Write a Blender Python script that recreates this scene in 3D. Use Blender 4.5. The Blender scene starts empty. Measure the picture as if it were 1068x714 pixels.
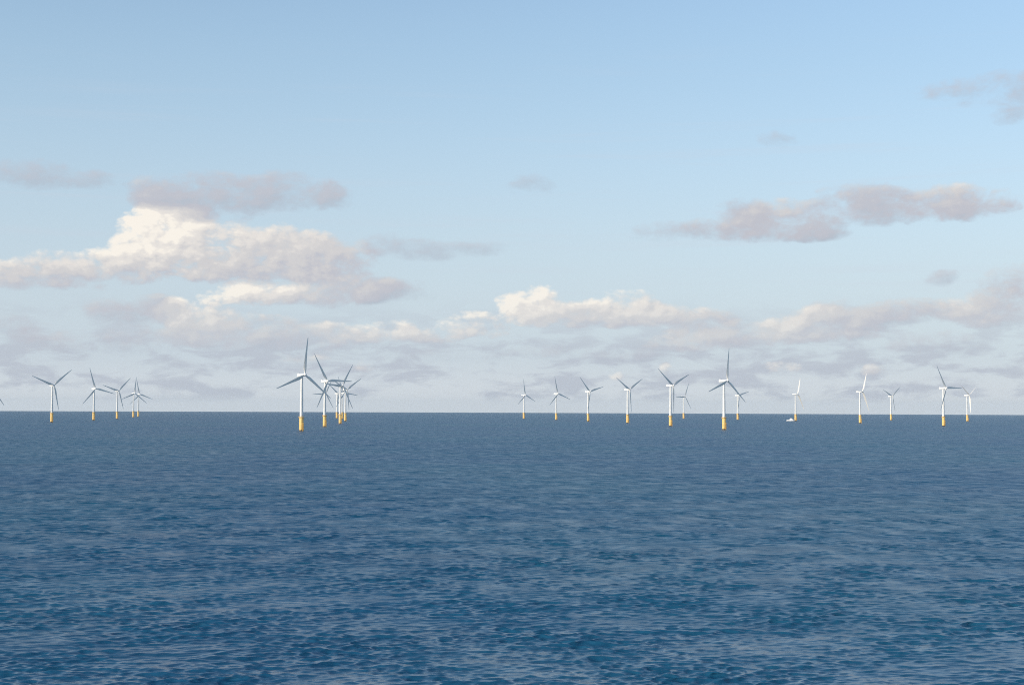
import bpy, bmesh, math, random
import numpy as np
from mathutils import Vector, Matrix

random.seed(4)
rng = np.random.default_rng(11)
R = math.radians
sc = bpy.context.scene
COL = sc.collection

# ------------------------------------------------------------------ basics
F = 1500.0                 # focal length in photograph pixels
CAM_H = 32.3               # eye height above the water, a ship's deck
RE = 7.4e6                 # earth radius with refraction
PITCH = math.atan((428.1 + .0039 * 534 - 4.45 - 357) / F)
ROLL = .0039
FWD = Vector((0, math.cos(PITCH), math.sin(PITCH)))
UP0 = Vector((0, -math.sin(PITCH), math.cos(PITCH)))
RT0 = Vector((1, 0, 0))
RT = RT0 * math.cos(ROLL) + UP0 * math.sin(ROLL)
UP = UP0 * math.cos(ROLL) - RT0 * math.sin(ROLL)


def ray(px, py):
    return (FWD + RT * ((px - 534) / F) + UP * ((357 - py) / F)).normalized()


def azel(px, py):
    d = ray(px, py)
    return math.atan2(d.x, d.y), math.asin(d.z)


# sun: low, to the left and a little behind the camera
SUN_AZ = R(235.0)          # clockwise from +Y
SUN_EL = R(18.0)
SUN_DIR = Vector((math.sin(SUN_AZ) * math.cos(SUN_EL), math.cos(SUN_AZ) * math.cos(SUN_EL), math.sin(SUN_EL)))

# ------------------------------------------------------------------ node helper


class NT:
    def __init__(self, tree):
        self.t = tree
        self.n = tree.nodes
        self.l = tree.links

    def put(self, sock, v):
        if isinstance(v, bpy.types.NodeSocket):
            self.l.new(v, sock)
        elif v is not None:
            sock.default_value = v

    def m(self, op, a, b=None, c=None, clamp=False):
        k = self.n.new('ShaderNodeMath')
        k.operation = op
        k.use_clamp = clamp
        for i, v in enumerate((a, b, c)):
            self.put(k.inputs[i], v)
        return k.outputs[0]

    def vm(self, op, a, b=None):
        k = self.n.new('ShaderNodeVectorMath')
        k.operation = op
        self.put(k.inputs[0], a)
        if b is not None:
            self.put(k.inputs[1], b)
        return k.outputs['Value'] if op in ('DOT_PRODUCT', 'LENGTH') else k.outputs[0]

    def xyz(self, x, y, z):
        k = self.n.new('ShaderNodeCombineXYZ')
        for i, v in enumerate((x, y, z)):
            self.put(k.inputs[i], v)
        return k.outputs[0]

    def sep(self, v):
        k = self.n.new('ShaderNodeSeparateXYZ')
        self.put(k.inputs[0], v)
        return k.outputs

    def noise(self, vec, scale, detail=6, rough=.55, lac=2.0, dist=0, color=False):
        k = self.n.new('ShaderNodeTexNoise')
        self.put(k.inputs['Vector'], vec)
        k.inputs['Scale'].default_value = scale
        k.inputs['Detail'].default_value = detail
        k.inputs['Roughness'].default_value = rough
        k.inputs['Lacunarity'].default_value = lac
        k.inputs['Distortion'].default_value = dist
        return k.outputs['Color'] if color else k.outputs['Fac']

    def smooth(self, v, a, b, c=0.0, d=1.0):
        k = self.n.new('ShaderNodeMapRange')
        k.interpolation_type = 'SMOOTHSTEP'
        for i, x in enumerate((v, a, b, c, d)):
            self.put(k.inputs[i], x)
        return k.outputs[0]

    def mix(self, f, a, b):
        k = self.n.new('ShaderNodeMix')
        k.data_type = 'RGBA'
        self.put(k.inputs[0], f)
        self.put(k.inputs[6], a)
        self.put(k.inputs[7], b)
        return k.outputs[2]


def lin(r, g, b):
    def f(c):
        c /= 255.0
        return c / 12.92 if c <= .04045 else ((c + .055) / 1.055) ** 2.4
    return (f(r), f(g), f(b), 1)


# ------------------------------------------------------------------ world: Nishita sky with broken clouds
STRENGTH = .15
EXPO = .3
w = bpy.data.worlds.new("World")
sc.world = w
w.use_nodes = True
N = NT(w.node_tree)
N.n.clear()
out = N.n.new('ShaderNodeOutputWorld')
bg = N.n.new('ShaderNodeBackground')
bg.inputs['Strength'].default_value = STRENGTH
N.l.new(bg.outputs[0], out.inputs[0])
tc = N.n.new('ShaderNodeTexCoord')
dirv = tc.outputs['Generated']
sx, sy, sz = N.sep(dirv)
zc = N.m('MAXIMUM', sz, .002)
sky = N.n.new('ShaderNodeTexSky')
sky.sky_type = 'NISHITA'
sky.sun_disc = False
sky.sun_elevation = SUN_EL
sky.sun_rotation = SUN_AZ
sky.altitude = 0
sky.air_density = 1.0
sky.dust_density = 0.6
sky.ozone_density = 1.35
N.l.new(N.xyz(sx, sy, zc), sky.inputs[0])
skycol = sky.outputs[0]

# sky coordinates: one unit is 1/1500 rad of azimuth (u) and of elevation (v)
u = N.m('MULTIPLY', N.m('ARCTAN2', sx, sy), 1500.0)
v = N.m('MULTIPLY', N.m('ARCSINE', zc), 1500.0)

#   centre x, centre y, half width, half height, flatness of the base, weight, brightness
CL = [
    # large sunlit heap and its shelves
    (185, 262, 70, 44, 1.4, 1.25, .74), (165, 246, 40, 32, 1.2, .8, 1.0), (260, 268, 95, 38, 1.4, 1.2, .52),
    (340, 274, 60, 32, 1.5, 1.1, .4), (85, 284, 70, 26, 1.5, 1.15, .5), (25, 290, 60, 20, 1.5, 1.05, .42),
    (130, 275, 60, 30, 1.4, .8, .7),
    # grey lid above it
    (215, 204, 78, 26, 1.0, 1.0, .17), (165, 200, 40, 20, 1.0, .7, .2), (300, 198, 52, 22, 1.0, .85, .15), (345, 208, 40, 13, 1.0, .65, .15),
    # lower shelves
    (275, 309, 62, 17, 1.5, .95, .8), (340, 308, 66, 21, 1.4, .9, .38), (415, 306, 44, 17, 1.3, .9, .15), (375, 302, 44, 17, 1.3, .85, .25),
    (140, 324, 60, 18, 1.2, .8, .2), (215, 328, 55, 20, 1.3, .85, .7), (250, 350, 110, 22, 1.2, .9, .35),
    (100, 356, 90, 20, 1.2, .6, .22), (10, 336, 40, 14, 1.2, .7, .18),
    # wisp
    (415, 256, 40, 14, 1.0, .62, .08), (455, 262, 60, 12, 1.0, .66, .05), (510, 260, 26, 11, 1.0, .6, .05),
    # chain in the middle
    (490, 342, 36, 18, 1.6, 1.05, .72), (425, 349, 66, 17, 1.6, 1.05, .62), (350, 352, 50, 18, 1.5, .9, .5),
    (552, 324, 40, 29, 1.9, 1.1, .82), (605, 334, 60, 21, 1.9, 1.0, .46), (655, 327, 44, 29, 1.8, 1.05, .62),
    (715, 336, 50, 18, 1.8, 1.05, .42),
    # grey pair on the right
    (795, 240, 90, 20, 1.3, 1.0, .26), (815, 226, 42, 20, 1.2, .7, .34), (710, 243, 60, 14, 1.2, .8, .1), (775, 220, 30, 14, 1, .45, .1),
    (850, 240, 40, 16, 1.3, .7, .15),
    (930, 218, 90, 22, 1.3, 1.0, .2), (895, 206, 50, 18, 1.1, .7, .2), (1000, 216, 58, 24, 1.5, 1.05, .34),
    # right side
    (850, 344, 66, 24, 1.5, 1.0, .5), (822, 350, 36, 17, 1.5, .8, .66), (790, 352, 60, 18, 1.3, .8, .3), (885, 334, 60, 24, 1.3, .85, .25), (940, 328, 56, 18, 1.4, .9, .3),
    (1035, 326, 56, 22, 1.5, 1.0, .4), (1055, 300, 45, 24, 1.1, .75, .25), (983, 291, 22, 11, 1.1, .75, .1), (960, 360, 62, 18, 1.3, .75, .2),
    (725, 357, 56, 15, 1.4, .8, .42),
    # small ones up high
    (1040, 92, 78, 17, 1.0, .95, .12), (1058, 115, 30, 14, 1, .7, .08), (808, 147, 24, 13, 1, .72, .05), (553, 194, 28, 13, 1, .56, .03),
    (30, 180, 70, 15, 1.0, .72, .1), (95, 189, 34, 12, 1, .64, .08),
    # bright crumbs low over the horizon
    (816, 384, 24, 9, 1.2, .75, .75), (648, 393, 14, 7, 1.2, .7, .7), (693, 386, 12, 6, 1.2, .68, .7), (910, 386, 18, 8, 1.2, .66, .5),
    (330, 372, 40, 9, 1.3, .6, .5), (378, 383, 26, 8, 1.2, .6, .6), (75, 378, 22, 8, 1.2, .6, .4), (560, 366, 40, 9, 1.1, .6, .15), (605, 372, 45, 12, 1.1, .66, .1),
    (680, 372, 40, 11, 1.1, .6, .1), (470, 372, 60, 10, 1.1, .55, .1),
]


def cloud_group():
    """density and mean brightness of the placed clouds at sky coordinates (u, v)"""
    g = bpy.data.node_groups.new('cloud_density', 'ShaderNodeTree')
    g.interface.new_socket('u', in_out='INPUT', socket_type='NodeSocketFloat')
    g.interface.new_socket('v', in_out='INPUT', socket_type='NodeSocketFloat')
    g.interface.new_socket('density', in_out='OUTPUT', socket_type='NodeSocketFloat')
    g.interface.new_socket('bright', in_out='OUTPUT', socket_type='NodeSocketFloat')
    g.interface.new_socket('face', in_out='OUTPUT', socket_type='NodeSocketFloat')
    G = NT(g)
    gi = G.n.new('NodeGroupInput')
    go = G.n.new('NodeGroupOutput')
    gu, gv = gi.outputs[0], gi.outputs[1]
    # slow warp so that no outline stays an ellipse
    wv = G.xyz(G.m('MULTIPLY', gu, 1 / 60), G.m('MULTIPLY', gv, 1 / 34), 3.7)
    wr, wg, wb = G.sep(G.noise(wv, 1.0, 3, .5, color=True))
    uu = G.m('MULTIPLY_ADD', G.m('SUBTRACT', wr, .5), 40.0, gu)
    vv = G.m('MULTIPLY_ADD', G.m('SUBTRACT', wg, .5), 14.0, gv)
    acc = br = fa = None
    for cx, cy, rx, ry, fl, wt, li in CL:
        a, e = azel(cx, cy)
        a *= 1500
        e *= 1500
        rx *= 1.12
        ry *= 1.14
        dx = G.m('MULTIPLY_ADD', uu, 1 / rx, -a / rx)
        dy = G.m('MULTIPLY_ADD', vv, 1 / ry, -e / ry)
        sd = G.m('MULTIPLY_ADD', dy, 1.0, G.m('MULTIPLY', dx, -.5))     # side of the heap turned to the sun
        if fl > 1.05:
            dy = G.m('MAXIMUM', dy, G.m('MULTIPLY', dy, -fl))
        d2 = G.m('MULTIPLY_ADD', dy, dy, G.m('MULTIPLY', dx, dx))
        k = G.m('MAXIMUM', G.m('MULTIPLY_ADD', d2, -wt, wt), 0.0)
        if acc is None:
            acc, br, fa = k, G.m('MULTIPLY', k, li), G.m('MULTIPLY', k, sd)
        else:
            acc = G.m('ADD', acc, k)
            br = G.m('MULTIPLY_ADD', k, li, br)
            fa = G.m('MULTIPLY_ADD', k, sd, fa)
    bright = G.m('DIVIDE', br, G.m('MAXIMUM', acc, .001))
    face = G.m('DIVIDE', fa, G.m('MAXIMUM', acc, .001))
    acc = G.m('SUBTRACT', 1.15, G.m('DIVIDE', 1.15, G.m('MULTIPLY_ADD', acc, 1.2, 1.0)))   # soft ceiling
    # billows: features shrink towards the horizon
    nv = G.xyz(G.m('MULTIPLY', gu, 1 / 46), G.m('MULTIPLY', gv, 1 / 27), 1.3)
    n1 = G.noise(nv, 1.0, 10, .6, 2.1, .2)
    den = G.m('MULTIPLY_ADD', G.m('SUBTRACT', n1, .5), 1.35, acc)
    # round heads of cumulus: warped cells, weakest in the thin grey clouds
    wx = G.m('MULTIPLY_ADD', G.m('SUBTRACT', n1, .5), 16.0, gu)
    wy = G.m('MULTIPLY_ADD', G.m('SUBTRACT', wb, .5), 14.0, gv)
    vo = G.n.new('ShaderNodeTexVoronoi')
    vo.voronoi_dimensions = '2D'
    vo.feature = 'F1'
    vo.inputs['Scale'].default_value = 1.0
    vo.inputs['Detail'].default_value = 2.0
    vo.inputs['Roughness'].default_value = .55
    vo.inputs['Lacunarity'].default_value = 2.3
    G.l.new(G.xyz(G.m('MULTIPLY', wx, 1 / 30), G.m('MULTIPLY', wy, 1 / 21), 0.0), vo.inputs['Vector'])
    puff = G.m('SUBTRACT', .62, vo.outputs['Distance'])
    den = G.m('MULTIPLY_ADD', puff, G.m('MULTIPLY_ADD', bright, .32, .16), den)
    den = G.m('MULTIPLY', den, G.smooth(acc, 0.0, .22))
    G.l.new(den, go.inputs[0])
    G.l.new(bright, go.inputs[1])
    G.l.new(face, go.inputs[2])
    return g


cg = cloud_group()


def cloud(uo, vo):
    k = N.n.new('ShaderNodeGroup')
    k.node_tree = cg
    N.put(k.inputs[0], uo)
    N.put(k.inputs[1], vo)
    return k.outputs[0], k.outputs[1], k.outputs[2]


den, bright, face = cloud(u, v)
den_s, _, _ = cloud(N.m('ADD', u, -6.0), N.m('ADD', v, 5.0))       # a step towards the sun
alpha = N.smooth(den, N.m('MULTIPLY_ADD', bright, .1, .15), N.m('MULTIPLY_ADD', bright, -.28, .82))
alpha = N.m('MULTIPLY', alpha, N.smooth(bright, 0.0, .25, .62, 1.0))
relief = N.m('SUBTRACT', den, den_s)                             # >0 on sides that face the sun
lit = N.m('MULTIPLY_ADD', N.m('MULTIPLY', relief, .8), N.m('MULTIPLY_ADD', bright, .85, .3), bright)
lit = N.m('MULTIPLY_ADD', face, N.m('MULTIPLY_ADD', bright, .5, .06), lit)
lit = N.m('MULTIPLY_ADD', N.m('SUBTRACT', den, .55), .16, lit)
lit = N.m('MAXIMUM', N.m('MINIMUM', lit, 1.15), 0.0)

GAIN = 1.0 / STRENGTH / 2 ** EXPO


def radiance(c, s=1.0):
    return (c[0] * GAIN * s, c[1] * GAIN * s, c[2] * GAIN * s, 1)


ramp = N.n.new('ShaderNodeValToRGB')
ramp.color_ramp.interpolation = 'EASE'
els = ramp.color_ramp.elements
els[0].position = 0.0
els[0].color = lin(178, 187, 200)
els[1].position = 1.0
els[1].color = lin(252, 245, 234)
for p, c in ((.25, (193, 194, 203)), (.5, (211, 209, 210)), (.75, (231, 226, 221))):
    e = els.new(p)
    e.color = lin(*c)
N.put(ramp.inputs[0], N.m('MULTIPLY', lit, .92))
ccol = N.n.new('ShaderNodeVectorMath')
ccol.operation = 'SCALE'
N.l.new(ramp.outputs[0], ccol.inputs[0])
ccol.inputs['Scale'].default_value = GAIN
ccol = ccol.outputs[0]

# flat grey sheets low over the horizon and thin high streaks
sv = N.xyz(N.m('MULTIPLY', u, 1 / 60), N.m('MULTIPLY', v, 1 / 18), 7.7)
s1 = N.noise(sv, 1.0, 7, .55, 2.1, .3)
band = N.m('MULTIPLY', N.smooth(v, 2, 16), N.smooth(v, 125, 40))
sheet = N.m('MULTIPLY', N.smooth(s1, .43, .6), band)
hv = N.xyz(N.m('MULTIPLY', u, 1 / 330), N.m('MULTIPLY', v, 1 / 15), 21.1)
s2 = N.noise(hv, 1.0, 6, .6, 2.1, .4)
streak = N.m('MULTIPLY', N.smooth(s2, .5, .78), N.m('MULTIPLY', N.smooth(v, 60, 160), N.smooth(v, 420, 240)))

skycol = N.mix(N.smooth(v, 520, 330, 0.0, .42), skycol, radiance(lin(172, 202, 224)))     # thin high veil
haze_f = N.smooth(v, 400, 0)
base = N.mix(N.m('MULTIPLY', haze_f, .86), skycol, radiance(lin(199, 211, 224)))
base = N.mix(N.m('MULTIPLY', N.smooth(v, 60, 0), .8), base, radiance(lin(222, 227, 230)))
base = N.mix(N.m('MULTIPLY', streak, .22), base, radiance(lin(205, 210, 222)))
base = N.mix(N.m('MULTIPLY', sheet, .82), base, radiance(lin(186, 193, 205)))
# far clouds are seen through air
air = N.smooth(v, 150, 10, 1.0, .55)
final = N.mix(N.m('MULTIPLY', N.m('MULTIPLY', alpha, .97), air), base, ccol)
N.put(bg.inputs['Color'], final)
w.cycles.sampling_method = 'MANUAL'
w.cycles.sample_map_resolution = 256

# ------------------------------------------------------------------ sun
sl = bpy.data.lights.new('sun', 'SUN')
sl.energy = 3.0
sl.angle = R(.5)
sl.color = (1.0, .9, .76)
so = bpy.data.objects.new('sun', sl)
so.rotation_euler = SUN_DIR.to_track_quat('Z', 'Y').to_euler()
COL.objects.link(so)

# ------------------------------------------------------------------ materials


def mat(name, col, rough=.5, metal=0.0, spec=.5, noise=None):
    m = bpy.data.materials.new(name)
    m.use_nodes = True
    M = NT(m.node_tree)
    b = m.node_tree.nodes['Principled BSDF']
    b.inputs['Roughness'].default_value = rough
    b.inputs['Metallic'].default_value = metal
    b.inputs['Specular IOR Level'].default_value = spec
    c = lin(*col)
    if noise:
        c2, scale, lo, hi = noise
        o = M.n.new('ShaderNodeTexCoord').outputs['Object']
        f = M.smooth(M.noise(M.vm('MULTIPLY', o, scale), 1.0, 5, .6), lo, hi)
        M.put(b.inputs['Base Color'], M.mix(f, c, lin(*c2)))
    else:
        b.inputs['Base Color'].default_value = c
    return m


M_WHITE = mat('white_coated_steel', (232, 232, 228), .38, noise=((214, 214, 208), (.5, .5, .06), .45, .75))
M_BLADE = mat('pale_grey_fibreglass', (236, 231, 220), .42, noise=((220, 215, 204), (.6, .6, .08), .5, .8))
M_NAC = mat('white_fibreglass', (236, 236, 232), .4)
M_YEL = mat('yellow_marine_paint', (244, 205, 122), .5, noise=((214, 150, 62), (.5, .5, .12), .5, .8))
M_PILE = mat('wet_weedy_steel', (70, 62, 42), .6, noise=((44, 46, 34), (1.2, 1.2, .4), .4, .6))
M_STEEL = mat('galvanised_steel', (150, 152, 152), .45, .6)
M_DARK = mat('dark_grille', (54, 56, 60), .6)
M_RAIL = mat('yellow_railing_paint', (226, 176, 74), .5)
M_HULL = mat('white_hull_paint', (236, 236, 234), .3)
M_BLUEHULL = mat('dark_underwater_paint', (58, 66, 84), .4)
M_GLASS = mat('dark_cabin_glass', (22, 28, 34), .08, spec=.8)
M_RUB = mat('black_rubber', (28, 28, 28), .8)
M_ORANGE = mat('orange_life_ring', (226, 104, 40), .6)

# ------------------------------------------------------------------ mesh helpers


def lathe(bm, prof, seg=32, cx=0, cy=0, axis='Z', mi=0):
    """prof: list of (radius, height)"""
    rings = []
    for r, h in prof:
        ring = []
        for i in range(seg):
            a = 2 * math.pi * i / seg
            p = (cx + r * math.cos(a), cy + r * math.sin(a), h)
            if axis == 'X':
                p = (h, cx + r * math.cos(a), cy + r * math.sin(a))
            ring.append(bm.verts.new(p))
        rings.append(ring)
    for a, b in zip(rings, rings[1:]):
        for i in range(seg):
            j = (i + 1) % seg
            bm.faces.new((a[i], a[j], b[j], b[i]) if axis == 'Z' else (a[i], a[j], b[j], b[i]))
    bm.faces.new(rings[0][::-1])
    bm.faces.new(rings[-1])


def tube(bm, p, q, r, seg=8):
    p, q = Vector(p), Vector(q)
    d = (q - p).normalized()
    a = d.orthogonal().normalized()
    b = d.cross(a)
    r0, r1 = [], []
    for i in range(seg):
        t = 2 * math.pi * i / seg
        o = a * (r * math.cos(t)) + b * (r * math.sin(t))
        r0.append(bm.verts.new(p + o))
        r1.append(bm.verts.new(q + o))
    for i in range(seg):
        j = (i + 1) % seg
        bm.faces.new((r0[i], r0[j], r1[j], r1[i]))
    bm.faces.new(r0[::-1])
    bm.faces.new(r1)


def box(bm, lo, hi, bevel=0):
    vs = [bm.verts.new((x, y, z)) for x in (lo[0], hi[0]) for y in (lo[1], hi[1]) for z in (lo[2], hi[2])]
    fs = [(0, 1, 3, 2), (4, 6, 7, 5), (0, 4, 5, 1), (2, 3, 7, 6), (0, 2, 6, 4), (1, 5, 7, 3)]
    faces = [bm.faces.new([vs[i] for i in f]) for f in fs]
    if bevel:
        es = list({e for f in faces for e in f.edges})
        bmesh.ops.bevel(bm, geom=es, offset=bevel, segments=3, affect='EDGES', profile=.6)


def loft(bm, rings, cap=True):
    vr = [[bm.verts.new(p) for p in r] for r in rings]
    n = len(vr[0])
    for a, b in zip(vr, vr[1:]):
        for i in range(n):
            j = (i + 1) % n
            bm.faces.new((a[i], a[j], b[j], b[i]))
    if cap:
        bm.faces.new(vr[0][::-1])
        bm.faces.new(vr[-1])


def obj(name, bm, m, parent=None, smooth=35):
    bmesh.ops.recalc_face_normals(bm, faces=bm.faces[:])
    me = bpy.data.meshes.new(name)
    bm.to_mesh(me)
    bm.free()
    me.materials.append(m)
    if smooth:
        for p in me.polygons:
            p.use_smooth = True
        me.set_sharp_from_angle(angle=R(smooth))
    o = bpy.data.objects.new(name, me)
    COL.objects.link(o)
    if parent:
        o.parent = parent
    return o


# ------------------------------------------------------------------ the turbine
HUB = 78.0
TP = 19.5                  # top of the yellow base
TILT = R(5)
HUBX = 7.2                 # rotor centre ahead of the tower axis
BL = 53.5


def blade_bm():
    bm = bmesh.new()
    rings = []
    #       z    chord thick  twist  sweep of the pitch axis
    secs = [(0.9, 2.1, 2.1, 0, .5), (2.6, 2.15, 2.1, 2, .5), (5.0, 2.9, 1.75, 12, .42), (8.0, 4.0, 1.35, 13, .34), (11.0, 4.3, 1.12, 11, .32),
            (16.0, 3.9, .86, 8, .31), (23.0, 3.25, .62, 5, .31), (31.0, 2.6, .44, 3, .31), (39.0, 2.0, .3, 1.5, .31), (46.0, 1.5, .2, .5, .31),
            (50.5, 1.1, .13, 0, .33), (52.8, .68, .08, 0, .38), (BL, .2, .03, 0, .45)]
    n = 20
    for z, c, t, tw, ax in secs:
        c *= 1.12 if z > 3 else 1
        ring = []
        blend = min(1, max(0, (z - 2.6) / 6))
        for i in range(n):
            a = 2 * math.pi * i / n
            # circle at the root fading into an aerofoil
            xc, yc = .5 * math.cos(a), .5 * math.sin(a)
            s = .5 * (1 - math.cos(a))               # 0 leading edge ... 1 trailing edge
            th = 5 * (.2969 * math.sqrt(s) - .126 * s - .3516 * s * s + .2843 * s ** 3 - .1015 * s ** 4) * .5 / .5
            ya = th * (1 if math.sin(a) >= 0 else -1)
            xa = .5 - s
            x = xc * (1 - blend) + xa * blend
            y = yc * (1 - blend) + ya * blend
            lx = (x + (ax - .5) + 0) * c             # chordwise
            ly = y * t
            q = R(tw)
            px = lx * math.cos(q) - ly * math.sin(q)
            py = lx * math.sin(q) + ly * math.cos(q)
            pre = .9 * (z / BL) ** 2.2               # pre-bend upwind
            ring.append((py + pre, px, z))           # local: X along the axis, Y chord, Z span
        rings.append(ring)
    loft(bm, rings)
    return bm


def nacelle_bm():
    bm = bmesh.new()
    rings = []
    #       x     half width, bottom, top, roundness
    secs = [(-9.3, 1.25, -1.15, 1.55), (-9.0, 1.75, -1.6, 2.0), (-7.5, 2.0, -1.9, 2.2), (-2.0, 2.1, -2.0, 2.25), (3.0, 2.05, -2.0, 2.1),
            (4.8, 1.85, -1.85, 1.9), (5.6, 1.6, -1.6, 1.65)]
    n = 28
    for x, hw, b, t in secs:
        cz, hh = (b + t) / 2, (t - b) / 2
        ring = []
        for i in range(n):
            a = 2 * math.pi * i / n
            ca, sa = math.cos(a), math.sin(a)
            e = .42
            ring.append((x, hw * math.copysign(abs(ca) ** e, ca), cz + hh * math.copysign(abs(sa) ** e, sa)))
        rings.append(ring)
    loft(bm, rings)
    return bm


def make_turbine():
    root = bpy.data.objects.new('wind_turbine', None)
    root.empty_display_size = 5
    COL.objects.link(root)
    # monopile standing in the water
    bm = bmesh.new()
    lathe(bm, [(2.75, -12), (2.75, 1.6)], 36)
    obj('monopile', bm, M_PILE, root)
    # yellow transition piece
    bm = bmesh.new()
    lathe(bm, [(2.9, 1.4), (2.98, 1.5), (2.98, 17.6), (2.75, 18.6), (2.75, TP - .5)], 40)
    for z in (7.5, 12.5):
        lathe(bm, [(3.05, z), (3.08, z + .08), (3.08, z + .3), (3.05, z + .38)], 40)
    tp = obj('transition_piece', bm, M_YEL, root)
    bm = bmesh.new()
    lathe(bm, [(2.7, TP - .62), (3.9, TP - .5), (4.05, TP - .45), (4.05, TP - .05), (3.98, TP)], 40)
    for i in range(10):
        a = 2 * math.pi * i / 10 + .2
        tube(bm, (2.9 * math.cos(a), 2.9 * math.sin(a), TP - 2.4), (3.85 * math.cos(a), 3.85 * math.sin(a), TP - .5), .12)
    obj('platform', bm, M_YEL, tp)
    bm = bmesh.new()
    for z in (TP + .55, TP + 1.15):
        for i in range(32):
            a, b = 2 * math.pi * i / 32, 2 * math.pi * (i + 1) / 32
            tube(bm, (3.92 * math.cos(a), 3.92 * math.sin(a), z), (3.92 * math.cos(b), 3.92 * math.sin(b), z), .05, 6)
    for i in range(16):
        a = 2 * math.pi * i / 16
        tube(bm, (3.92 * math.cos(a), 3.92 * math.sin(a), TP - .05), (3.92 * math.cos(a), 3.92 * math.sin(a), TP + 1.15), .05, 6)
    obj('railing', bm, M_RAIL, tp)
    bm = bmesh.new()
    for s in (-.9, .9):
        tube(bm, (4.15, s, -2), (4.15, s, 10.5), .22, 10)
        tube(bm, (4.15, s, 10.5), (2.8, s, 11.6), .2, 10)
        for z in (2.9, 6.6, 9.8):
            tube(bm, (2.8, s, z), (4.15, s, z), .14, 8)
    for i in range(32):
        tube(bm, (3.75, -.35, 1 + i * .58), (3.75, .35, 1 + i * .58), .035, 6)
    for s in (-.35, .35):
        tube(bm, (3.75, s, 0), (3.75, s, TP - .3), .05, 6)
    obj('boat_landing', bm, M_RAIL, tp)
    # tower in slightly stepped tapered cans
    bm = bmesh.new()
    prof = []
    z0, z1, ra, rb = TP, HUB - 2.1, 2.5, 1.7
    for i in range(13):
        f = i / 12
        prof.append((ra + (rb - ra) * f, z0 + (z1 - z0) * f))
        if i in (4, 8):
            r = prof[-1][0]
            prof += [(r + .07, prof[-1][1] + .02), (r + .07, prof[-1][1] + .3), (r - .005, prof[-1][1] + .32)]
    lathe(bm, prof, 40)
    tw = obj('tower', bm, M_WHITE, root)
    bm = bmesh.new()
    q = Matrix.Rotation(R(-20), 4, 'Z')
    box(bm, (2.3, -.5, TP + .35), (2.62, .5, TP + 2.6), .08)
    bmesh.ops.transform(bm, matrix=q, verts=bm.verts[:])
    obj('door', bm, M_STEEL, tw)
    bm = bmesh.new()
    lathe(bm, [(1.62, HUB - 2.35), (1.75, HUB - 2.2), (1.75, HUB - 1.9)], 36)
    obj('yaw_ring', bm, M_STEEL, root)
    # nacelle, tilted like the rotor
    nb = nacelle_bm()
    nac = obj('nacelle', nb, M_NAC, root, 40)
    nac.location = (0, 0, HUB)
    nac.rotation_euler = (0, -TILT * .6, 0)
    bm = bmesh.new()
    box(bm, (-8.6, -1.5, 2.05), (-5.4, 1.5, 3.0), .15)
    obj('cooler', bm, M_NAC, nac)
    bm = bmesh.new()
    for y in (-1.1, 1.1):
        tube(bm, (-8.0, y, 2.9), (-8.0, y, 4.6), .05, 6)
        tube(bm, (-8.0, y, 4.6), (-7.5, y, 4.6), .06, 6)
    tube(bm, (-8.0, -1.1, 4.0), (-8.0, 1.1, 4.0), .04, 6)
    obj('weather_mast', bm, M_STEEL, nac)
    # hub with spinner
    bm = bmesh.new()
    lathe(bm, [(1.6, -1.75), (1.95, -1.5), (2.1, -.6), (2.1, .6), (1.9, 1.5), (1.45, 2.3), (.8, 2.85), (.25, 3.05)], 32, axis='X')
    hb = obj('hub', bm, M_NAC, root, 50)
    hb.location = (HUBX, 0, HUB + .45)
    hb.rotation_euler = (0, -TILT, 0)
    # three blades; their angle is set for each turbine
    bm = blade_bm()
    b0 = obj('blade', bm, M_BLADE, root, 60)
    for _ in range(2):
        b = b0.copy()
        COL.objects.link(b)
        b.parent = root
    return root


def set_blades(root, theta, pitch):
    bl = [c for c in root.children if c.name.split('.')[0] == 'blade']
    for k, b in enumerate(bl):
        q = R(theta + 120 * k)
        m = Matrix.Translation((HUBX, 0, HUB + .45)) @ Matrix.Rotation(-TILT, 4, 'Y') @ Matrix.Rotation(-q, 4, 'X') @ Matrix.Rotation(R(pitch), 4, 'Z')
        b.matrix_local = m


def copy_tree(o, parent=None):
    c = o.copy()
    COL.objects.link(c)
    c.parent = parent
    for ch in o.children:
        copy_tree(ch, c)
    return c


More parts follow.
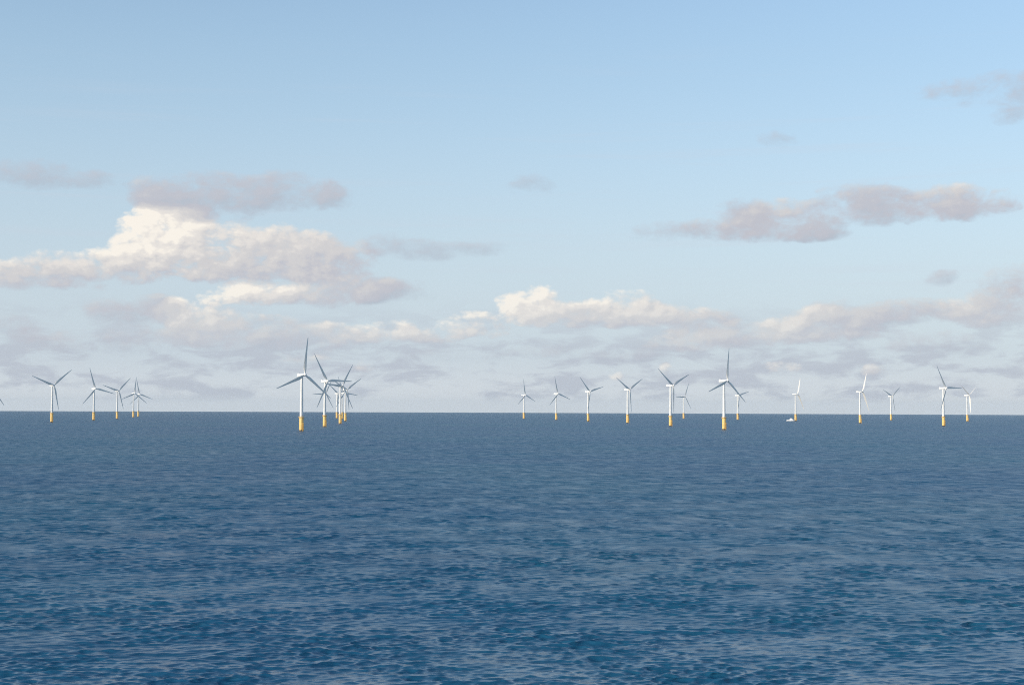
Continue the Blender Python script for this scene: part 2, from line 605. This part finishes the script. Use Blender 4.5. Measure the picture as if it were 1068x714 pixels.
# tower x, hub height in photograph pixels, yaw (0 faces the camera side, + turns right), blade angle, pitch, label
TB = [
    (314.4, 57.5, 44, 8, 3, 'nearest turbine of the left cluster, tallest there, on a thick orange-yellow base'),
    (338.6, 47.0, 46, 90, 3, 'second tallest turbine of the left cluster, right beside the nearest one, blade pointing level right'),
    (354.8, 39.1, 48, 34, 3, 'third tallest turbine of the left cluster, one blade reaching steeply up to the right'),
    (360.1, 32.5, 44, 58, 3, 'rightmost tower of the left cluster, one blade rising right, one hanging straight down'),
    (357.0, 26.6, 44, 98, 3, 'distant turbine squeezed between the two rightmost towers of the left cluster'),
    (351.2, 25.6, 44, 70, 3, 'short distant turbine with the left one of the bunched towers in the left cluster'),
    (338.2, 24.9, 44, 30, 3, "distant turbine hidden straight behind the left cluster's second tallest tower"),
    (54.0, 36.5, 46, 51, 3, 'largest of the far left turbines, two blades raised in a wide V'),
    (97.6, 31.5, 46, 104, 3, 'second tallest of the far left turbines, one blade pointing up and left, one right'),
    (122.0, 28.0, 48, 47, 3, 'far left turbine of middling height, standing alone just left of a close pair'),
    (139.0, 24.2, 46, 8, 3, 'left tower of the close far left pair with crossing upper blades'),
    (144.1, 22.6, 46, 109, 3, 'right, shorter tower of the close far left pair with crossing upper blades'),
    (-12.5, 35.0, 44, 25, 3, 'turbine cut off by the left edge, only one grey blade tip showing'),
    (546.2, 24.6, 50, 114, 3, 'small turbine at the left end of the long right row, one blade nearly upright'),
    (580.1, 27.1, 44, 109, 3, 'second turbine from the left end of the long right row, upright blade leaning left'),
    (613.3, 30.8, 44, 76, 3, 'third turbine from the left end of the long right row, blade over its own tower'),
    (654.5, 34.5, 44, 61, 3, 'turbine with a symmetrical V of blades, fourth from the left end of the right row'),
    (699.3, 41.9, 44, 66, 3, 'second tallest turbine of the right row, blades in a V beside a small distant turbine'),
    (712.9, 22.8, 44, 28, 3, 'small distant turbine just right of the second tallest one, one blade level to the left'),
    (755.1, 50.3, 43, 10, 3, 'tallest turbine of the right row, on a thick orange-yellow base, blade straight up'),
    (769.3, 24.9, 44, 76, 3, 'small distant turbine just right of and behind the tallest one of the right row'),
    (829.7, 27.3, 50, 25, 84, 'turbine with a bright white upright blade and a white boat at its foot'),
    (897.0, 31.9, 50, 32, 84, 'turbine on the right with two bright white blades opening towards the right'),
    (929.2, 24.1, 38, 54, 3, 'small turbine on the right with two grey blades in a shallow V'),
    (984.0, 37.7, 38, 90, 3, 'tallest turbine near the right edge, one blade level right and one up left'),
    (1008.8, 25.8, 46, 61, 84, 'rightmost small turbine, one white blade pointing up right and one hanging down'),
]
first = None
protos = []
for tx, hp, yaw, th, pit, lab in TB:
    D = F * HUB / hp
    a, _ = azel(tx, 435)
    if first is None:
        first = make_turbine()
        t = first
    else:
        t = copy_tree(first)
    t.location = (D * math.sin(a), D * math.cos(a), -D * D / (2 * RE))
    t.rotation_euler = (0, 0, R(yaw - 90))
    t['label'] = lab
    t['category'] = 'wind turbine'
    t['group'] = 'wind turbines standing in the sea'
    protos.append((t, th, pit))
for t, th, pit in protos:
    set_blades(t, th, pit)

# ------------------------------------------------------------------ the service boat


def hull_bm(zlo, zhi, grow=0.0):
    bm = bmesh.new()
    rings = []
    n = 22
    for i in range(n):
        f = i / (n - 1)
        x = -10.8 + 21.6 * f
        beam = 3.3 * (1 - max(0, (f - .55) / .45) ** 2.2) * (1 if f > .05 else .94) + .12
        sheer = .55 * max(0, (f - .3) / .7) ** 2
        b = beam + grow
        keel = zlo + (.9 * max(0, (f - .7) / .3) ** 2)
        top = zhi + sheer
        rings.append([(x, -b * .55, keel), (x, -b * .93, keel + (top - keel) * .45), (x + .5 * f, -b, top), (x + .5 * f, b, top), (x, b * .93, keel + (top - keel) * .45), (x, b * .55, keel)])
    loft(bm, rings)
    return bm


boat = bpy.data.objects.new('service_boat', None)
COL.objects.link(boat)
obj('hull', hull_bm(-.9, 2.1), M_HULL, boat, 30)
bm = hull_bm(-.95, .12, .012)
obj('boot_stripe', bm, M_BLUEHULL, boat, 30)
bm = bmesh.new()
loft(bm, [[(-3.6, -2.6, 2.1), (5.4, -2.3, 2.3), (5.4, 2.3, 2.3), (-3.6, 2.6, 2.1)],
          [(-3.6, -2.6, 2.5), (5.6, -2.3, 2.7), (5.6, 2.3, 2.7), (-3.6, 2.6, 2.5)],
          [(-3.5, -2.45, 4.6), (3.9, -2.2, 4.7), (3.9, 2.2, 4.7), (-3.5, 2.45, 4.6)]])
cab = obj('cabin', bm, M_HULL, boat, 25)
bm = bmesh.new()
loft(bm, [[(-1.4, -1.8, 4.6), (3.2, -1.7, 4.65), (3.2, 1.7, 4.65), (-1.4, 1.8, 4.6)],
          [(-1.4, -1.75, 6.5), (2.3, -1.6, 6.55), (2.3, 1.6, 6.55), (-1.4, 1.75, 6.5)]])
wh = obj('wheelhouse', bm, M_HULL, boat, 25)
bm = bmesh.new()
for s in (-1, 1):
    for i in range(4):
        box(bm, (-1.1 + i * .92, s * 1.72 - .06, 5.5), (-.5 + i * .92, s * 1.72 + .06, 6.0))
box(bm, (2.45, -1.4, 5.4), (2.86, 1.4, 6.2))
obj('window', bm, M_GLASS, wh, 0)
bm = bmesh.new()
for s in (-1, 1):
    for i in range(6):
        box(bm, (-3.1 + i * 1.1, s * 2.4 - .1, 3.5), (-2.5 + i * 1.1, s * 2.4 + .1, 3.95))
obj('window', bm, M_GLASS, cab, 0)
bm = bmesh.new()
tube(bm, (-.6, 0, 6.5), (-.9, 0, 10.2), .1)
tube(bm, (-.75, -1.0, 8.4), (-.75, 1.0, 8.4), .06)
box(bm, (-1.1, -.9, 8.5), (-.6, .9, 8.75), .05)
lathe(bm, [(.05, 6.5), (.05, 7.2), (.4, 7.25), (.45, 7.5), (.3, 7.75)], 14, cx=1.0, cy=.6)
obj('mast', bm, M_STEEL, boat)
bm = bmesh.new()
for s in (-1, 1):
    pts = [(-10.4 + i * 1.55, s * (3.05 if i < 9 else 3.05 - (i - 8) * .3), 2.1 + (.0 if i < 6 else (i - 5) * .06)) for i in range(13)]
    for p, q in zip(pts, pts[1:]):
        tube(bm, (p[0], p[1], p[2] + 1.0), (q[0], q[1], q[2] + 1.0), .045, 6)
        tube(bm, (p[0], p[1], p[2]), (p[0], p[1], p[2] + 1.0), .04, 6)
obj('railing', bm, M_STEEL, boat)
bm = bmesh.new()
for s in (-2.2, -.75, .75, 2.2):
    tube(bm, (11.0 - abs(s) * .55, s, .6), (11.2 - abs(s) * .55, s, 2.6), .36, 12)
obj('bow_fender', bm, M_RUB, boat)
bm = bmesh.new()
for x in (-8.2, -6.0):
    box(bm, (x - .7, -1.2, 2.1), (x + .7, 1.2, 3.0), .1)
obj('deck_locker', bm, M_HULL, boat)
D = F * HUB / 27.3 - 6
a, _ = azel(824.9, 437)
boat.location = (D * math.sin(a), D * math.cos(a), -D * D / (2 * RE))
boat.rotation_euler = (0, 0, R(-24))
boat.scale = (1.2, 1.2, 1.25)
boat['label'] = 'small white service boat at the foot of a turbine on the right'
boat['category'] = 'boat'

# ------------------------------------------------------------------ the sea: one displaced sheet on a round earth
# rows: fine steps where the photograph sees single waves, growing to the horizon
rows = list(np.arange(4, 120, 2.0)) + list(np.arange(120, 150, .6))
d = 150.0
while d < 1500:
    rows.append(d)
    d += max(.17, min(1.9, .17 + (d - 150) * .0019))
st = 1.9
while d < 27000:
    rows.append(d)
    st *= 1.016
    d += st
rows = np.array(rows)
# columns: fine over the field of view, coarse behind
HALF = R(25)
fine = np.linspace(-HALF, HALF, 1240)
coarse = np.linspace(HALF, 2 * math.pi - HALF, 92)[1:-1]
cols = np.concatenate([fine, coarse])
dphi = np.concatenate([np.full(len(fine), fine[1] - fine[0]), np.full(len(coarse), coarse[1] - coarse[0])])
nr, nc = len(rows), len(cols)

# wave components: a young wind sea with a broad spread, random phases
NW = 380
lam = np.exp(rng.uniform(math.log(.5), math.log(42), NW))
k = 2 * np.pi / lam
LP = 13.0                                        # peak wavelength
kp = 2 * np.pi / LP
S = k ** -3 * np.exp(-1.1 * (kp / k) ** 2)        # omnidirectional height spectrum
amp = np.sqrt(S * k) * (1 + 2.2 * np.exp(-(np.log(lam / 1.7) / .9) ** 2))                             # log-spaced bins: dk ~ k
WIND = R(103)                                     # travel direction, measured from +X
spread = np.where(lam > 6, .45, .5)
ang = WIND + rng.normal(0, 1, NW) * spread
RMS_SLOPE = .20
amp *= RMS_SLOPE / math.sqrt(np.sum((amp * k) ** 2) / 2)
kx, ky = k * np.cos(ang), k * np.sin(ang)
ph = rng.uniform(0, 2 * np.pi, NW)
total_var = np.sum((amp * k) ** 2) / 2

X = np.empty((nr, nc), np.float32)
Y = np.empty((nr, nc), np.float32)
Z = np.empty((nr, nc), np.float32)
RO = np.empty((nr, nc), np.float32)
step = np.gradient(rows)
sn, cs = np.sin(cols), np.cos(cols)
for i, r in enumerate(rows):
    x0, y0 = r * sn, r * cs
    dx = np.zeros(nc)
    dy = np.zeros(nc)
    dz = np.zeros(nc)
    res = np.zeros(nc)
    nf = len(fine)
    for sl_, lat in ((slice(0, nf), dphi[0] * r), (slice(nf, nc), dphi[-1] * r)):
        g = max(step[i], lat * .6)
        fil = np.clip((lam / g - 2.0) / 2.0, 0, 1)
        act = np.nonzero(fil > 0)[0]
        if len(act) == 0 or r > 14000:
            continue
        arg = np.outer(x0[sl_], kx[act]) + np.outer(y0[sl_], ky[act]) + ph[act]
        aa = amp[act] * fil[act]
        c = np.cos(arg)
        s_ = np.sin(arg)
        dz[sl_] = c @ aa
        ch = 1.0 * aa
        dx[sl_] = -(s_ @ (ch * np.cos(ang[act])))
        dy[sl_] = -(s_ @ (ch * np.sin(ang[act])))
        res[sl_] = np.sum((aa * k[act]) ** 2) / 2
    dy -= 1.1 * dz                              # crests lean: one face short and steep, the other long
    # slow patches of stronger and weaker wind
    gust = 1 + .2 * np.sin(x0 / 61 + 1.3 * np.sin(y0 / 170)) * np.sin(y0 / 97 + .7 * np.sin(x0 / 83))
    # wave groups: a few steep crests together, calmer water between
    gust += .55 * np.sin(x0 / 7.3 + 1.7 * np.sin(y0 / 23 + x0 / 41)) * np.sin(y0 / 9.1 + 1.5 * np.sin(x0 / 17.7) + y0 / 53)
    X[i] = x0 + dx * gust
    Y[i] = y0 + dy * gust
    Z[i] = dz * gust - r * r / (2 * RE)
    mss = np.maximum(total_var - res, 0) * .75 + .0003
    RO[i] = np.sqrt(np.sqrt(2 * mss) * .72)

co = np.stack([X, Y, Z], -1).reshape(-1, 3)
centre = np.array([[0, 0, 0]], np.float32)
ii, jj = np.meshgrid(np.arange(nr - 1), np.arange(nc), indexing='ij')
jn = (jj + 1) % nc
quads = np.stack([ii * nc + jj, (ii + 1) * nc + jj, (ii + 1) * nc + jn, ii * nc + jn], -1).reshape(-1, 4)[:, ::-1]
cen = nr * nc
tj = np.arange(nc)
tris = np.stack([np.full(nc, cen), (tj + 1) % nc, tj], -1)
co = np.concatenate([co, centre]).astype(np.float32)
me = bpy.data.meshes.new('sea')
me.vertices.add(len(co))
me.vertices.foreach_set('co', co.ravel())
nq, ntr = len(quads), len(tris)
loops = np.concatenate([quads.ravel(), tris.ravel()]).astype(np.int32)
me.loops.add(len(loops))
me.loops.foreach_set('vertex_index', loops)
me.polygons.add(nq + ntr)
starts = np.concatenate([np.arange(nq) * 4, nq * 4 + np.arange(ntr) * 3]).astype(np.int32)
me.polygons.foreach_set('loop_start', starts)
at = me.attributes.new('ripple', 'FLOAT', 'POINT')
at.data.foreach_set('value', np.concatenate([RO.ravel(), [.3]]).astype(np.float32))
me.update(calc_edges=True)
me.polygons.foreach_set('use_smooth', np.ones(nq + ntr, bool))
sea = bpy.data.objects.new('sea', me)
COL.objects.link(sea)
sea['kind'] = 'structure'

m = bpy.data.materials.new('sea_water')
m.use_nodes = True
M = NT(m.node_tree)
b = m.node_tree.nodes['Principled BSDF']
geo = M.n.new('ShaderNodeNewGeometry')
pos = geo.outputs['Position']
att = M.n.new('ShaderNodeAttribute')
att.attribute_name = 'ripple'
rot = M.n.new('ShaderNodeVectorRotate')
rot.rotation_type = 'Z_AXIS'
rot.inputs['Angle'].default_value = -WIND
M.l.new(pos, rot.inputs['Vector'])
pv = M.vm('MULTIPLY', rot.outputs[0], (1.0, .3, 1.0))
# ripples too small for the mesh: a random slope added to the wave normal
def slopes(scale, detail, amp):
    c = M.noise(M.vm('MULTIPLY', pv, (scale, scale, scale)), 1.0, detail, .68, 2.2, .3, color=True)
    return M.vm('MULTIPLY', M.vm('SUBTRACT', c, (.5, .5, .5)), (amp, amp * .8, 0))
tilt = M.vm('ADD', M.vm('ADD', slopes(1.1, 3, .5), slopes(.3, 2, .3)), slopes(.022, 3, .40))
unrot = M.n.new('ShaderNodeVectorRotate')
unrot.rotation_type = 'Z_AXIS'
unrot.inputs['Angle'].default_value = WIND
M.l.new(tilt, unrot.inputs['Vector'])
M.l.new(M.vm('NORMALIZE', M.vm('ADD', geo.outputs['Normal'], unrot.outputs[0])), b.inputs['Normal'])
streaks = M.noise(M.vm('MULTIPLY', rot.outputs[0], (1 / 16, 1 / 7, 0)), 1.0, 5, .62)
M.put(b.inputs['Roughness'], M.m('MULTIPLY', att.outputs['Fac'], M.smooth(streaks, .3, .7, .78, 1.22)))
b.inputs['IOR'].default_value = 1.333
big = M.noise(M.vm('MULTIPLY', pos, (1 / 240, 1 / 420, 0)), 1.0, 4, .55)
M.put(b.inputs['Base Color'], M.mix(M.smooth(big, .35, .65), (.010, .082, .164, 1), (.011, .098, .166, 1)))
me.materials.append(m)

# ------------------------------------------------------------------ sea air
bm = bmesh.new()
box(bm, (-29000, -29000, -70), (29000, 29000, 180))
hm = bpy.data.materials.new('sea_haze')
hm.use_nodes = True
H = NT(hm.node_tree)
H.n.clear()
ho = H.n.new('ShaderNodeOutputMaterial')
pv_ = H.n.new('ShaderNodeVolumePrincipled')
pv_.inputs['Color'].default_value = (.78, .9, 1, 1)
pv_.inputs['Density'].default_value = 2.0e-5
pv_.inputs['Anisotropy'].default_value = 0
H.l.new(pv_.outputs[0], ho.inputs['Volume'])
hz = obj('haze', bm, hm, None, 0)
hz['kind'] = 'stuff'

# ------------------------------------------------------------------ camera
cam = bpy.data.cameras.new('camera')
cam.sensor_width = 36
cam.sensor_fit = 'HORIZONTAL'
cam.lens = 36 * F / 1068
cam.clip_start = .5
cam.clip_end = 60000
co_ = bpy.data.objects.new('camera', cam)
co_.matrix_world = Matrix(((RT.x, UP.x, -FWD.x, 0), (RT.y, UP.y, -FWD.y, 0), (RT.z, UP.z, -FWD.z, CAM_H), (0, 0, 0, 1)))
COL.objects.link(co_)
sc.camera = co_

sc.view_settings.view_transform = 'Standard'
sc.view_settings.look = 'None'
sc.view_settings.exposure = EXPO
sc.view_settings.gamma = 1
sc.cycles.max_bounces = 4
sc.cycles.use_denoising = False
sc.cycles.adaptive_threshold = .005
sc.cycles.filter_width = 1.05
